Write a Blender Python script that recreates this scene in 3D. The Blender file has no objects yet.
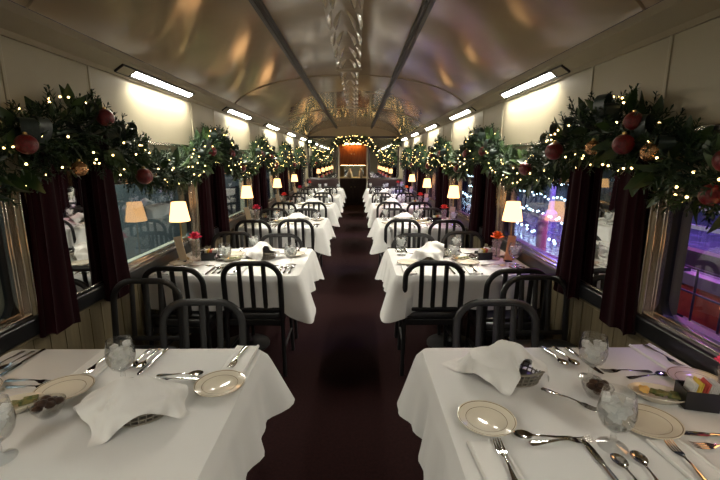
import bpy, math, random
from mathutils import Vector, Matrix
R = random.Random(7)
PI = math.pi
sc = bpy.context.scene
col = sc.collection

# ------------------------------------------------------------------ materials
def nt(name):
    m = bpy.data.materials.new(name); m.use_nodes = True
    n = m.node_tree; n.nodes.clear()
    o = n.nodes.new('ShaderNodeOutputMaterial')
    return m, n, o
def pbr(name, c, rough=.5, metal=0., spec=.5, noise=0., nscale=40., bump=0., bscale=80., coat=0., sheen=0., trans=0., stretch=None, c2=None):
    m, n, o = nt(name)
    b = n.nodes.new('ShaderNodeBsdfPrincipled')
    b.inputs['Base Color'].default_value = (*c, 1); b.inputs['Roughness'].default_value = rough
    b.inputs['Metallic'].default_value = metal; b.inputs['Specular IOR Level'].default_value = spec
    b.inputs['Coat Weight'].default_value = coat; b.inputs['Sheen Weight'].default_value = sheen
    b.inputs['Transmission Weight'].default_value = trans
    n.links.new(b.outputs[0], o.inputs[0])
    if noise or bump or c2:
        t = n.nodes.new('ShaderNodeTexCoord'); mp = n.nodes.new('ShaderNodeMapping')
        n.links.new(t.outputs['Object'], mp.inputs[0])
        if stretch: mp.inputs['Scale'].default_value = stretch
    if noise or c2:
        x = n.nodes.new('ShaderNodeTexNoise'); x.inputs['Scale'].default_value = nscale; x.inputs['Detail'].default_value = 4
        n.links.new(mp.outputs[0], x.inputs['Vector'])
        mx = n.nodes.new('ShaderNodeMix'); mx.data_type = 'RGBA'
        k = noise
        a = c2 if c2 else tuple(max(0, q*(1-k)) for q in c)
        d = c if c2 else tuple(q*(1+k) for q in c)
        mx.inputs[6].default_value = (*a, 1); mx.inputs[7].default_value = (*d, 1)
        rp = n.nodes.new('ShaderNodeMapRange'); rp.inputs[1].default_value = .35; rp.inputs[2].default_value = .65
        n.links.new(x.outputs[0], rp.inputs[0]); n.links.new(rp.outputs[0], mx.inputs[0])
        n.links.new(mx.outputs[2], b.inputs['Base Color'])
    if bump:
        y = n.nodes.new('ShaderNodeTexNoise'); y.inputs['Scale'].default_value = bscale; y.inputs['Detail'].default_value = 3
        n.links.new(mp.outputs[0], y.inputs['Vector'])
        bp = n.nodes.new('ShaderNodeBump'); bp.inputs['Strength'].default_value = bump; bp.inputs['Distance'].default_value = .01
        n.links.new(y.outputs[0], bp.inputs['Height']); n.links.new(bp.outputs[0], b.inputs['Normal'])
    return m
def emit(name, c, s, sample=True):
    m, n, o = nt(name)
    e = n.nodes.new('ShaderNodeEmission'); e.inputs[0].default_value = (*c, 1); e.inputs[1].default_value = s
    n.links.new(e.outputs[0], o.inputs[0])
    if not sample: m.cycles.emission_sampling = 'NONE'
    return m
def glassy(name, tint, ior, rough=.0, extra=None):
    m, n, o = nt(name)
    tr = n.nodes.new('ShaderNodeBsdfTransparent'); tr.inputs[0].default_value = (*tint, 1)
    gl = n.nodes.new('ShaderNodeBsdfGlossy'); gl.inputs['Roughness'].default_value = rough
    lw = n.nodes.new('ShaderNodeLayerWeight'); lw.inputs[0].default_value = .5
    pw = n.nodes.new('ShaderNodeMath'); pw.operation = 'POWER'; pw.inputs[1].default_value = 2.6 if 'goblet' in name else 4.
    f0 = ((ior-1)/(ior+1))**2
    fr = n.nodes.new('ShaderNodeMath'); fr.operation = 'MULTIPLY_ADD'; fr.inputs[1].default_value = 1-f0; fr.inputs[2].default_value = f0
    n.links.new(lw.outputs['Facing'], pw.inputs[0]); n.links.new(pw.outputs[0], fr.inputs[0])
    mx = n.nodes.new('ShaderNodeMixShader')
    n.links.new(fr.outputs[0], mx.inputs[0]); n.links.new(tr.outputs[0], mx.inputs[1]); n.links.new(gl.outputs[0], mx.inputs[2])
    src = mx
    if extra:
        df = n.nodes.new('ShaderNodeBsdfDiffuse'); df.inputs[0].default_value = (*extra[0], 1)
        tl = n.nodes.new('ShaderNodeBsdfTranslucent'); tl.inputs[0].default_value = (*extra[0], 1)
        ad = n.nodes.new('ShaderNodeMixShader'); ad.inputs[0].default_value = .5
        n.links.new(df.outputs[0], ad.inputs[1]); n.links.new(tl.outputs[0], ad.inputs[2])
        m2 = n.nodes.new('ShaderNodeMixShader'); m2.inputs[0].default_value = extra[1]
        n.links.new(mx.outputs[0], m2.inputs[1]); n.links.new(ad.outputs[0], m2.inputs[2]); src = m2
    n.links.new(src.outputs[0], o.inputs[0])
    return m

MT = {}
MT['wall'] = pbr('cream_paint', (.36, .32, .225), .38, noise=.04, nscale=3)
MT['cornice'] = pbr('cornice_paint', (.31, .265, .185), .65, spec=.25, noise=.04, nscale=3)
MT['wainscot'] = pbr('tan_wainscot', (.155, .125, .072), .5, noise=.15, nscale=6, stretch=(6, 6, .5))
MT['shade_band'] = pbr('window_shade_tan', (.28, .24, .16), .55, noise=.05, nscale=4)
MT['ceiling'] = pbr('gloss_ceiling_paint', (.33, .255, .165), .10, spec=.7, noise=.05, nscale=2.5, bump=.008, bscale=5)
MT['ceil_panel'] = pbr('gloss_ceiling_panel', (.42, .35, .25), .12, spec=.9, bump=.35, bscale=16)
MT['dark_metal'] = pbr('dark_bronze_trim', (.016, .012, .009), .5, spec=.3)
MT['carpet'] = pbr('maroon_carpet', (.020, .0068, .0068), .95, spec=.08, c2=(.012, .0045, .005), nscale=60, bump=.5, bscale=300)
MT['ledge'] = pbr('black_ledge', (.012, .012, .013), .28, spec=.5)
MT['alu'] = pbr('brushed_aluminium', (.50, .46, .41), .24, metal=1, noise=.15, nscale=10, stretch=(1, 1, .2))
MT['gasket'] = pbr('black_gasket', (.01, .01, .01), .5)
MT['window'] = glassy('window_glass', (.80, .85, .86), 1.75)
MT['mirror'] = pbr('mirror_silver', (.80, .82, .80), .02, metal=1)
MT['mirror_frame'] = pbr('dark_mirror_frame', (.02, .012, .01), .35)
MT['cloth'] = pbr('white_linen', (.70, .70, .69), .85, spec=.15, bump=.08, bscale=500)
MT['napkin'] = pbr('white_napkin_linen', (.76, .755, .735), .85, spec=.15, bump=.15, bscale=60)
MT['curtain'] = pbr('burgundy_velvet', (.012, .0015, .0032), .9, spec=.06, sheen=.05, noise=.25, nscale=20, stretch=(3, 3, .3))
MT['chair'] = pbr('charcoal_painted_metal', (.012, .012, .013), .36, spec=.5)
MT['vinyl'] = pbr('black_vinyl', (.02, .021, .023), .3, spec=.6, bump=.05, bscale=60)
MT['china'] = pbr('ivory_china', (.72, .66, .54), .12, spec=.6, coat=.4)
MT['china_band'] = pbr('brown_glaze_band', (.16, .11, .055), .2)
MT['steel'] = pbr('polished_steel', (.66, .65, .63), .12, metal=1)
MT['glass'] = glassy('goblet_glass', (.975, .98, .98), 1.6)
MT['water'] = glassy('iced_water', (.96, .97, .97), 1.33, extra=((.8, .8, .79), .06))
MT['ice'] = glassy('ice', (.92, .94, .95), 1.4, rough=.1, extra=((.97, .97, .96), .8))
MT['basket'] = pbr('silver_wire_basket', (.35, .32, .27), .35, metal=.7)
MT['black'] = pbr('black_plastic', (.010, .010, .011), .35)
MT['packet_w'] = pbr('sugar_packet_white', (.75, .74, .70), .6)
MT['packet_y'] = pbr('sweetener_packet_yellow', (.75, .55, .08), .6)
MT['packet_r'] = pbr('sweetener_packet_red', (.6, .10, .08), .6)
MT['brown'] = pbr('dark_brown_foil_cups', (.035, .018, .012), .35)
MT['butter'] = pbr('butter_pat_gold', (.85, .55, .16), .4)
MT['leafgarnish'] = pbr('green_wrapped_pats', (.06, .10, .035), .4, c2=(.25, .22, .08), nscale=60)
MT['needle'] = pbr('evergreen_needles', (.020, .044, .015), .55, spec=.3, c2=(.007, .018, .010), nscale=9)
MT['magnolia'] = pbr('magnolia_leaves', (.045, .080, .020), .35, spec=.45, c2=(.014, .034, .012), nscale=12)
MT['ribbon'] = pbr('dark_green_mesh_ribbon', (.010, .020, .016), .4, spec=.5, c2=(.022, .036, .030), nscale=90)
MT['red'] = pbr('red_bauble_glitter', (.16, .004, .008), .3, spec=.5, c2=(.075, .002, .004), nscale=90, bump=.3, bscale=150)
MT['copper'] = pbr('copper_twig_ball', (.62, .34, .16), .25, metal=.9, bump=.9, bscale=60)
MT['bulb'] = emit('warm_fairy_bulb', (1., .66, .24), 9., False)
MT['wire'] = pbr('green_wire', (.012, .03, .012), .5)
MT['shade'] = emit('lit_lampshade', (1., .52, .20), 3.6)
MT['brass'] = pbr('aged_brass', (.55, .36, .14), .28, metal=1)
MT['tube'] = emit('lit_diffuser', (1., .95, .82), 50.)
MT['vase'] = glassy('vase_glass', (.90, .88, .86), 1.45, rough=.05, extra=((.75, .70, .65), .14))
MT['pinkflower'] = pbr('pink_rose', (.80, .05, .16), .6)
MT['redflower'] = pbr('coral_rose', (.85, .07, .06), .6)
MT['orangeflower'] = pbr('orange_rose', (.95, .25, .03), .6)
MT['stemgreen'] = pbr('flower_stem', (.05, .12, .03), .5)
MT['menu'] = pbr('cream_menu_card', (.92, .72, .50), .6)
MT['menu_o'] = pbr('orange_menu_card', (.95, .48, .20), .6)
MT['wood'] = pbr('amber_wood', (.42, .12, .025), .28, c2=(.28, .07, .015), nscale=6, stretch=(6, 1, .6), coat=.3)
MT['darkwood'] = pbr('dark_walnut', (.060, .022, .010), .4, c2=(.035, .012, .006), nscale=6, stretch=(6, 1, .6))
MT['counter'] = pbr('pale_counter', (.5, .44, .34), .3)
MT['bench'] = pbr('maroon_bench_leather', (.018, .006, .006), .45)
MT['bottle'] = pbr('white_ceramic', (.72, .70, .68), .25)
MT['orange_barrier'] = pbr('orange_barrier_paint', (.80, .14, .05), .5, noise=.3, nscale=5)
MT['grey_rail'] = pbr('pale_grey_rail', (.5, .5, .55), .5)
MT['steel_dark'] = pbr('dark_street_steel', (.10, .09, .12), .5)
MT['post'] = pbr('pale_street_post', (.55, .5, .6), .5)
MT['asphalt'] = pbr('platform_paving', (.16, .15, .17), .22, noise=.35, nscale=3, bump=.3, bscale=8)
MT['bldg'] = pbr('night_building', (.10, .10, .13), .7)
MT['bldgwin'] = emit('lit_building_window', (.55, .72, 1.), .55)
MT['coach'] = pbr('grey_green_coach', (.15, .175, .175), .4, noise=.2, nscale=2)
MT['coachwin'] = emit('dim_coach_window', (.50, .62, .62), .16)
MT['whitebulb'] = emit('cool_festoon_bulb', (.62, .82, 1.), 16., False)
MT['warmlamp'] = emit('bar_light', (1., .66, .28), 30.)

# ------------------------------------------------------------------ mesh kit
class MB:
    def __init__(s): s.v = []; s.f = []; s.m = []
    def add(s, vs, fs, mi=0):
        o = len(s.v); s.v += [tuple(p) for p in vs]; s.f += [tuple(i+o for i in f) for f in fs]; s.m += [mi]*len(fs); return s
    def box(s, x0, x1, y0, y1, z0, z1, mi=0):
        if x0 > x1: x0, x1 = x1, x0
        if y0 > y1: y0, y1 = y1, y0
        v = [(x0,y0,z0),(x1,y0,z0),(x1,y1,z0),(x0,y1,z0),(x0,y0,z1),(x1,y0,z1),(x1,y1,z1),(x0,y1,z1)]
        return s.add(v, [(3,2,1,0),(4,5,6,7),(0,1,5,4),(1,2,6,5),(2,3,7,6),(3,0,4,7)], mi)
    def tube(s, pts, r, n=8, mi=0, closed=False, caps=True):
        pts = [Vector(p) for p in pts]; N = len(pts); vs = []; fs = []
        rx, ry = r if isinstance(r, tuple) else (r, r)
        up0 = None
        for i, p in enumerate(pts):
            a = pts[(i-1) % N] if closed or i > 0 else p
            b = pts[(i+1) % N] if closed or i < N-1 else p
            t = (b-a).normalized()
            if up0 is None:
                up0 = Vector((0, 1, 0)) if abs(t.y) < .9 else Vector((1, 0, 0))
            sx = t.cross(up0)
            sx = sx.normalized() if sx.length > 1e-6 else Vector((1, 0, 0))
            sy = sx.cross(t).normalized(); 
            for k in range(n):
                q = 2*PI*k/n; vs.append(p + sx*math.cos(q)*rx + sy*math.sin(q)*ry)
        for i in range(N if closed else N-1):
            j = (i+1) % N
            for k in range(n):
                l = (k+1) % n; fs.append((i*n+k, i*n+l, j*n+l, j*n+k))
        if caps and not closed:
            fs.append(tuple(range(n-1, -1, -1))); fs.append(tuple((N-1)*n+k for k in range(n)))
        return s.add(vs, fs, mi)
    def lathe(s, prof, n=24, mi=0, c=(0,0,0), mis=None, sx=1., sy=1.):
        vs = []; K = len(prof)
        for r, z in prof:
            for k in range(n):
                a = 2*PI*k/n; vs.append((c[0]+r*math.cos(a)*sx, c[1]+r*math.sin(a)*sy, c[2]+z))
        o = len(s.v); s.v += vs
        for i in range(K-1):
            for k in range(n):
                l = (k+1) % n
                s.f.append((o+i*n+k, o+i*n+l, o+(i+1)*n+l, o+(i+1)*n+k)); s.m.append(mis[i] if mis else mi)
        if prof[0][0] > 1e-5: s.f.append(tuple(o+k for k in range(n-1, -1, -1))); s.m.append(mis[0] if mis else mi)
        if prof[-1][0] > 1e-5: s.f.append(tuple(o+(K-1)*n+k for k in range(n))); s.m.append(mis[-1] if mis else mi)
        return s
    def ball(s, c, r, n=12, mi=0, sz=1.):
        h = max(4, n//2)
        return s.lathe([(max(1e-6, r*math.sin(PI*i/h)), -r*sz*math.cos(PI*i/h)) for i in range(h+1)], n, mi, c)
    def strip(s, secs, mi=0, n=6):
        # secs: (x, y, z, half width, half thickness, cup)
        vs = []; fs = []
        W = [-1, -.6, 0, .6, 1]
        for x, y, z, w, t, cup in secs:
            for q in W: vs.append((x, y+q*w, z+t*(1-.55*q*q)+cup*q*q))
            for q in reversed(W): vs.append((x, y+q*w, z-t*(1-.55*q*q)+cup*q*q))
        n = 10
        for i in range(len(secs)-1):
            for k in range(n):
                l = (k+1) % n; fs.append((i*n+k, (i+1)*n+k, (i+1)*n+l, i*n+l))
        fs.append(tuple(range(n))); fs.append(tuple((len(secs)-1)*n+k for k in range(n-1, -1, -1)))
        return s.add(vs, fs, mi)
    def mesh(s, name, mats, smooth=True, bevel=0.):
        me = bpy.data.meshes.new(name); me.from_pydata(s.v, [], s.f)
        for m in (mats if isinstance(mats, (list, tuple)) else [mats]): me.materials.append(MT[m])
        me.polygons.foreach_set('material_index', s.m)
        if smooth: me.polygons.foreach_set('use_smooth', [True]*len(me.polygons))
        me.update()
        if smooth:
            me.set_sharp_from_angle(angle=math.radians(38))
        return me

def link(o): col.objects.link(o); return o
def tag(o, label=None, cat=None, group=None, kind=None):
    if label: o['label'] = label
    if cat: o['category'] = cat
    if group: o['group'] = group
    if kind: o['kind'] = kind
    return o
def solo(name, me, label=None, cat=None, group=None, kind=None, loc=(0,0,0), rz=0., parent=None, bevel=0., rot=None, scale=None):
    o = bpy.data.objects.new(name, me); link(o); o.location = loc
    o.rotation_euler = rot if rot else (0, 0, rz)
    if scale: o.scale = scale
    if parent: o.parent = parent
    if bevel:
        b = o.modifiers.new('bevel', 'BEVEL'); b.width = bevel; b.segments = 2; b.limit_method = 'ANGLE'
    return tag(o, label, cat, group, kind)
def empty(name, loc, rz=0., label=None, cat=None, group=None, kind=None, rot=None, scale=None):
    o = bpy.data.objects.new(name, None); link(o); o.location = loc; o.rotation_euler = rot if rot else (0, 0, rz)
    o.empty_display_size = .1
    if scale: o.scale = scale
    return tag(o, label, cat, group, kind)
# a kind of thing: list of (part name, mesh, index of parent part or None, bevel, label)
def inst(kind, name, loc, rz, label, cat, group=None, rot=None, scale=None):
    if len(kind) == 1:
        return solo(name, kind[0][1], label, cat, group, None, loc, rz, None, kind[0][3], rot, scale)
    root = empty(name, loc, rz, label, cat, group, None, rot, scale); made = []
    for pn, me, pi, bv, lb in kind:
        o = solo(pn, me, lb, parent=made[pi] if pi is not None else root, bevel=bv); made.append(o)
    return root

NT = 6                    # tables down the car
TY = [1.165+2*k for k in range(NT)]
WY = [1.12+2*k for k in range(NT)]       # window centres
PY = [2.12+2*k for k in range(NT-1)]     # pier centres
XW = 1.43; Y0 = -3.2; Y1 = 12.1
LB = .735; LT = .825                      # ledge
WZ0, WZ1 = .80, 1.45
ORD = ['nearest', 'second', 'third', 'fourth', 'fifth', 'farthest']
def side(s): return 'left' if s < 0 else 'right'

# ------------------------------------------------------------------ shell
solo('floor', MB().box(-1.6, 1.6, Y0, 14.6, -.05, 0).mesh('floor', 'carpet'), kind='structure')
def ceil_z(x):
    return 2.055 + .45*max(0., 1-(abs(x)/1.40)**2.2)**.5
cb = MB(); xs = [1.345*math.sin(PI/2*(i/96*2-1)) for i in range(97)]
ys = [Y0, Y1]
v = []; f = []
for y in (Y0, Y1+.0):
    for x in xs: v.append((x, y, ceil_z(x)))
for y in (Y0, Y1):
    for x in xs: v.append((x, y, ceil_z(x)+.06))
n = len(xs)
for i in range(n-1):
    f += [(i+n, i+1+n, i+1, i), (2*n+i, 2*n+i+1, 3*n+i+1, 3*n+i), (i, i+1, 2*n+i+1, 2*n+i), (n+i, 3*n+i, 3*n+i+1, n+i+1)]
cb.add(v, f)
solo('ceiling', cb.mesh('ceiling', 'ceiling'), kind='structure')
# lengthwise ceiling rails and the cross seams
for k, s in enumerate((-1, 1)):
    solo('trim_%d' % (k+1), MB().box(s*.515-.03, s*.515+.03, Y0, Y1-.01, ceil_z(.515)-.035, ceil_z(.515)+.005)
         .box(s*.515-.012, s*.515+.012, Y0, Y1-.01, ceil_z(.515)-.045, ceil_z(.515)-.035).mesh('trim', 'dark_metal'), kind='structure', bevel=.006)
for k, y in enumerate((1.9, 4.9, 7.9)):
    pts = [(x, y, ceil_z(x)-.001) for x in xs[1:-1]]
    solo('trim_%d' % (k+3), MB().tube(pts, (.010, .003), 6).mesh('trim', 'ceiling'), kind='structure')
# centre panel down the ceiling: embossed glossy panels
def ceil_panel(y0, y1, w, z):
    m = MB(); m.box(-w, w, y0, y1, z, 2.53)
    m.box(-w-.012, w+.012, y0, y0+.03, z-.012, z); m.box(-w-.012, w+.012, y1-.03, y1, z-.012, z)
    L = .42; k = int((y1-y0)/L)
    for i in range(k):
        ya = y0+.05+i*(y1-y0-.08)/k; yb = ya+L*.95
        for s in (-1, 1):
            for (xa, xb, t) in ((.9, .62, .018), (.55, .12, .026)):
                pts = []
                nseg = 8
                vs = []; fs = []
                for j in range(nseg+1):
                    u = j/nseg; yy = yb-(yb-ya)*u
                    hw = .16*w*math.sin(PI*min(1, .12+.88*u*.98))
                    cx = s*w*(xa+(xb-xa)*u*u)
                    for q in (-1, 0, 1):
                        vs.append((cx+q*hw, yy, z-(t if q == 0 else 0)*math.sin(PI*(.08+.84*u))-.001))
                for j in range(nseg):
                    for q in (0, 1):
                        a = j*3+q; fs.append((a, a+1, a+4, a+3))
                m.add(vs, fs)
    return m
cp = empty('ceiling_centre_panel', (0, 0, 0), 0, 'long glossy embossed panel down the middle of the ceiling between two dark rails', 'ceiling panel')
for (a, b, w, z) in ((-.2, 4.55, .125, 2.49), (4.62, 7.9, .105, 2.496), (7.95, 12.0, .085, 2.502)):
    solo('panel_section', ceil_panel(a, b, w, z).mesh('panel_section', 'ceil_panel'), parent=cp)

def build_wall(s):
    m = MB(); X = s*XW; XO = s*1.60
    # wainscot with grooves
    m.box(X, XO, Y0, Y1, 0, LB, 1)
    y = Y0+.05
    while y < Y1-.1:
        m.box(X, X-s*.004, y, y+.085, .12, LB-.02, 1); y += .1
    m.box(X, X-s*.012, Y0, Y1, 0, .10, 1)
    # piers between windows
    edges = [Y0]
    for w in WY: edges += [w-.66, w+.66]
    edges.append(Y1)
    for i in range(0, len(edges), 2):
        m.box(X, XO, edges[i], edges[i+1], LB, 1.665, 0)
    # band above the windows (shade box), recessed
    for w in WY:
        m.box(X+s*.03, XO, w-.66, w+.66, WZ1-.01, 1.665, 2)
        m.box(X+s*.05, XO, w-.66, w+.66, LB, WZ0+.02, 2)
    m.box(X, XO, Y0, Y1, 1.665, 2.22, 0)
    return m
for s, nm in ((-1, 'wall_left'), (1, 'wall_right')):
    solo(nm, build_wall(s).mesh(nm, ['wall', 'wainscot', 'shade_band'], smooth=False), kind='structure')
k = 6
for s in (-1, 1):
    X = s*XW
    solo('trim_%d' % k, MB().box(X-s*.025, X+s*.10, Y0, Y1, LB, LT).mesh('trim', 'ledge'), kind='structure', bevel=.012); k += 1
    # picture rail under the cream panel, batten seams, sloped cornice
    solo('trim_%d' % k, MB().box(X-s*.008, X+s*.02, Y0, Y1, 1.650, 1.672).mesh('trim', 'alu'), kind='structure', bevel=.003); k += 1
    m = MB()
    for p in [PY[0]-2] + PY:
        for d in (-.29, .29):
            m.box(X-s*.006, X+s*.01, p+d-.009, p+d+.009, 1.672, 2.075)
    solo('trim_%d' % k, m.mesh('trim', 'wall'), kind='structure', bevel=.003); k += 1
    m = MB()
    a = [(X, 2.06), (X-s*.012, 2.06), (X-s*.018, 2.085), (s*1.352, 2.125), (s*1.338, 2.140), (s*1.338, 2.18), (X, 2.22)]
    vs = [(p[0], Y0, p[1]) for p in a]+[(p[0], Y1, p[1]) for p in a]; q = len(a)
    fs = [(i, (i+1) % q, q+(i+1) % q, q+i) for i in range(q)] + [tuple(range(q)), tuple(range(2*q-1, q-1, -1))]
    m.add(vs, fs)
    solo('trim_%d' % k, m.mesh('trim', 'cornice'), kind='structure'); k += 1

# windows: stepped aluminium frame, gasket, pane, sill
def ring(m, s, x0, x1, y0, y1, z0, z1, t, mi=0):
    m.box(x0, x1, y0, y0+t, z0, z1, mi); m.box(x0, x1, y1-t, y1, z0, z1, mi)
    m.box(x0, x1, y0+t, y1-t, z1-t, z1, mi); m.box(x0, x1, y0+t, y1-t, z0, z0+t*.5, mi)
def rr_ring(m, x0, x1, hy, z0, z1, t, r, mi=0):
    def loop(hy, z0, z1, r):
        pts = []
        for cy, cz, a0 in ((hy-r, z1-r, 0), (-hy+r, z1-r, 90), (-hy+r, z0+r, 180), (hy-r, z0+r, 270)):
            for j in range(7):
                a = math.radians(a0+15*j); pts.append((cy+r*math.cos(a), cz+r*math.sin(a)))
        return pts
    o = loop(hy, z0, z1, .004); i = loop(hy-t, z0+t, z1-t, r); n = len(o)
    vs = [(x0, *p) for p in o]+[(x0, *p) for p in i]+[(x1, *p) for p in o]+[(x1, *p) for p in i]; fs = []
    for j in range(n):
        l = (j+1) % n
        fs += [(j, l, n+l, n+j), (2*n+j, 3*n+j, 3*n+l, 2*n+l), (n+j, n+l, 3*n+l, 3*n+j), (j, 2*n+j, 2*n+l, l)]
    m.add(vs, fs, mi)
def window_meshes(s):
    fr = MB()
    for (xa, xb, h, t) in ((1.418, 1.45, .715, .038), (1.432, 1.468, .685, .030), (1.452, 1.495, .662, .028), (1.462, 1.50, .645, .016)):
        ring(fr, s, s*xa, s*xb, -h, h, WZ0-.0, WZ1+.005-(.715-h)*.8, t)
    g = MB(); rr_ring(g, s*1.485, s*1.525, .645, WZ0+.005, WZ1-.045, .018, .09)
    p = MB().box(s*1.508, s*1.512, -.64, .64, WZ0, WZ1-.04)
    sl = MB().box(s*1.435, s*1.50, -.66, .66, .80, .835)
    sl.box(s*1.47, s*1.50, -.66, .66, .835, .845)
    return fr.mesh('window_frame', 'alu'), g.mesh('gasket', 'gasket'), p.mesh('pane', 'window', False), sl.mesh('window_sill', 'alu')
k = 1
for s in (-1, 1):
    fr, g, p, sl = window_meshes(s)
    for w in WY:
        e = empty('window_%d' % k, (0, w, 0), kind='structure'); k += 1
        solo('window_frame', fr, parent=e, bevel=.005); solo('gasket', g, parent=e); solo('pane', p, parent=e); solo('window_sill', sl, parent=e, bevel=.004)

# rear wall behind the camera, end wall with opening, passage beyond
def lunette(m, x0, x1, y0, y1, z0, mi=0):
    N = 16; vs = []
    for y in (y0, y1):
        for i in range(N+1):
            x = x0+(x1-x0)*i/N; vs.append((x, y, ceil_z(x)+.03 if abs(x) < 1.36 else 2.15))
        for i in range(N+1):
            vs.append((x0+(x1-x0)*i/N, y, z0))
    fs = []; n = N+1
    for i in range(N):
        fs += [(i, i+1, n+i+1, n+i), (2*n+i, 3*n+i, 3*n+i+1, 2*n+i+1)]
    m.add(vs, fs, mi)
solo('wall_back', MB().box(-1.6, 1.6, Y0-.1, Y0, 0, 2.55).mesh('wall_back', 'wall', False), kind='structure')
m = MB()
OX0, OX1, OZ = -.45, .38, 2.2
m.box(-1.43, OX0, Y1, Y1+.08, 0, OZ); m.box(OX1, 1.43, Y1, Y1+.08, 0, OZ)
lunette(m, -1.43, 1.43, Y1, Y1+.08, OZ, 1)
solo('wall_front', m.mesh('wall_front', ['wall', 'ceiling'], False), kind='structure')
m = MB()
m.box(OX0-.02, OX0+.012, Y1-.02, Y1+.1, 0, OZ); m.box(OX1-.012, OX1+.02, Y1-.02, Y1+.1, 0, OZ); m.box(OX0, OX1, Y1-.02, Y1+.1, OZ-.03, OZ+.03)
solo('trim_20', m.mesh('trim', 'cornice'), kind='structure', bevel=.006)
solo('wall_passage_left', MB().box(-.66, -.60, Y1+.08, 14.6, 0, 2.3).mesh('w', 'darkwood', False), kind='structure')
solo('wall_passage_right', MB().box(.48, .54, Y1+.08, 14.6, 0, 2.3).mesh('w', 'darkwood', False), kind='structure')
solo('wall_passage_end', MB().box(-.66, .54, 14.5, 14.6, 0, 2.3).mesh('w', 'darkwood', False), kind='structure')
solo('ceiling_passage', MB().box(-.66, .54, Y1+.08, 14.6, 2.25, 2.3).mesh('w', 'ceiling', False), kind='structure')

# ------------------------------------------------------------------ end of the car furniture
# buffet: lower cupboard, counter, upper cupboard
e = empty('buffet_cupboard', (-.055, 14.25, 0), 0, 'dark walnut base cupboard with pale counter at the end of the aisle', 'cupboard')
solo('body', MB().box(-.53, .53, -.19, .24, 0, .90).mesh('body', 'darkwood', False), parent=e)
for x in (-.265, .265):
    d = solo('door', MB().box(-.25, .25, -.02, 0, .06, .86).mesh('door', 'darkwood', False), parent=e, loc=(x, -.19, 0), bevel=.006)
    solo('knob', MB().ball((0, -.04, .62), .018, 10).mesh('knob', 'brass'), parent=d, loc=(-.2 if x > 0 else .2, 0, 0))
solo('counter', MB().box(-.54, .54, -.23, .24, .90, .94).mesh('counter', 'counter', False), parent=e, bevel=.006)
e = empty('wall_cupboard', (-.055, 14.25, 1.36), 0, 'amber wooden wall cupboard with two knobs above the pass-through', 'cupboard')
solo('body', MB().box(-.53, .53, -.14, .24, .0, .70).mesh('body', 'wood', False), parent=e)
for x in (-.262, .262):
    d = solo('door', MB().box(-.25, .25, -.02, 0, .03, .67).mesh('door', 'wood', False), parent=e, loc=(x, -.14, 0), bevel=.008)
    solo('knob', MB().ball((0, -.04, .38), .020, 10).mesh('knob', 'counter'), parent=d, loc=(-.215 if x > 0 else .215, 0, 0))
solo('added_fill_strip', MB().box(-.42, .42, -.10, -.04, -.004, 0).mesh('added_fill_strip', 'warmlamp'), parent=e)  # added glowing strip that lights the white jugs below
e = empty('bar_light', (-.055, 13.96, 2.06), 0, 'glowing golden strip light above the amber wall cupboard', 'light')
solo('housing', MB().box(-.3, .3, -.02, .10, .05, .08).mesh('housing', 'brass'), parent=e)
solo('diffuser', MB().tube([(-.28, 0, .03), (.28, 0, .03)], .025, 10).mesh('diffuser', 'warmlamp'), parent=e)
# pass-through mirror and the white vessels on the counter
e = empty('backsplash_mirror', (-.055, 14.47, .95), 0, 'dark mirror behind the white vessels in the pass-through', 'mirror')
solo('mirror_glass', MB().box(-.5, .5, 0, .02, 0, .40).mesh('mirror_glass', 'mirror', False), parent=e)
solo('frame', MB().box(-.53, -.5, -.02, .02, 0, .40).box(.5, .53, -.02, .02, 0, .40).mesh('frame', 'counter', False), parent=e)
vess = MB().lathe([(.03, 0), (.075, .02), (.085, .10), (.055, .19), (.035, .24), (.05, .28), (.03, .29)], 20).mesh('vessel', 'bottle')
solo('white_pitcher', vess, 'white jug on the counter at the left in the pass-through', 'jug', 'white jugs on the counter', loc=(-.17, 14.085, .94))
solo('white_pitcher', vess, 'white jug on the counter at the right in the pass-through', 'jug', 'white jugs on the counter', loc=(.22, 14.085, .94), scale=(.9, .9, 1))
# end mirrors
for s, x0, x1 in ((-1, -1.38, -.49), (1, .42, 1.33)):
    cx = (x0+x1)/2; hw = (x1-x0)/2
    e = empty('wall_mirror', (cx, Y1-.012, 0), 0, 'large dark framed mirror on the end wall %s of the aisle opening' % side(s), 'mirror', 'mirrors on the end wall')
    solo('mirror_glass', MB().box(-hw+.03, hw-.03, 0, .01, 1.02, 2.18).mesh('mirror_glass', 'mirror', False), parent=e)
    fr = MB()
    def lp(h, a, b, r):
        pts = []
        for cy, cz, a0 in ((h-r, b-r, 0), (-h+r, b-r, 90), (-h+r, a+r, 180), (h-r, a+r, 270)):
            for j in range(7):
                q = math.radians(a0+15*j); pts.append((cy+r*math.cos(q), 0, cz+r*math.sin(q)))
        return pts
    fr.tube(lp(hw-.02, 1.0, 2.2, .10), .024, 8, closed=True)
    solo('frame', fr.mesh('frame', 'mirror_frame'), parent=e, loc=(0, -.004, 0))
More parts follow.
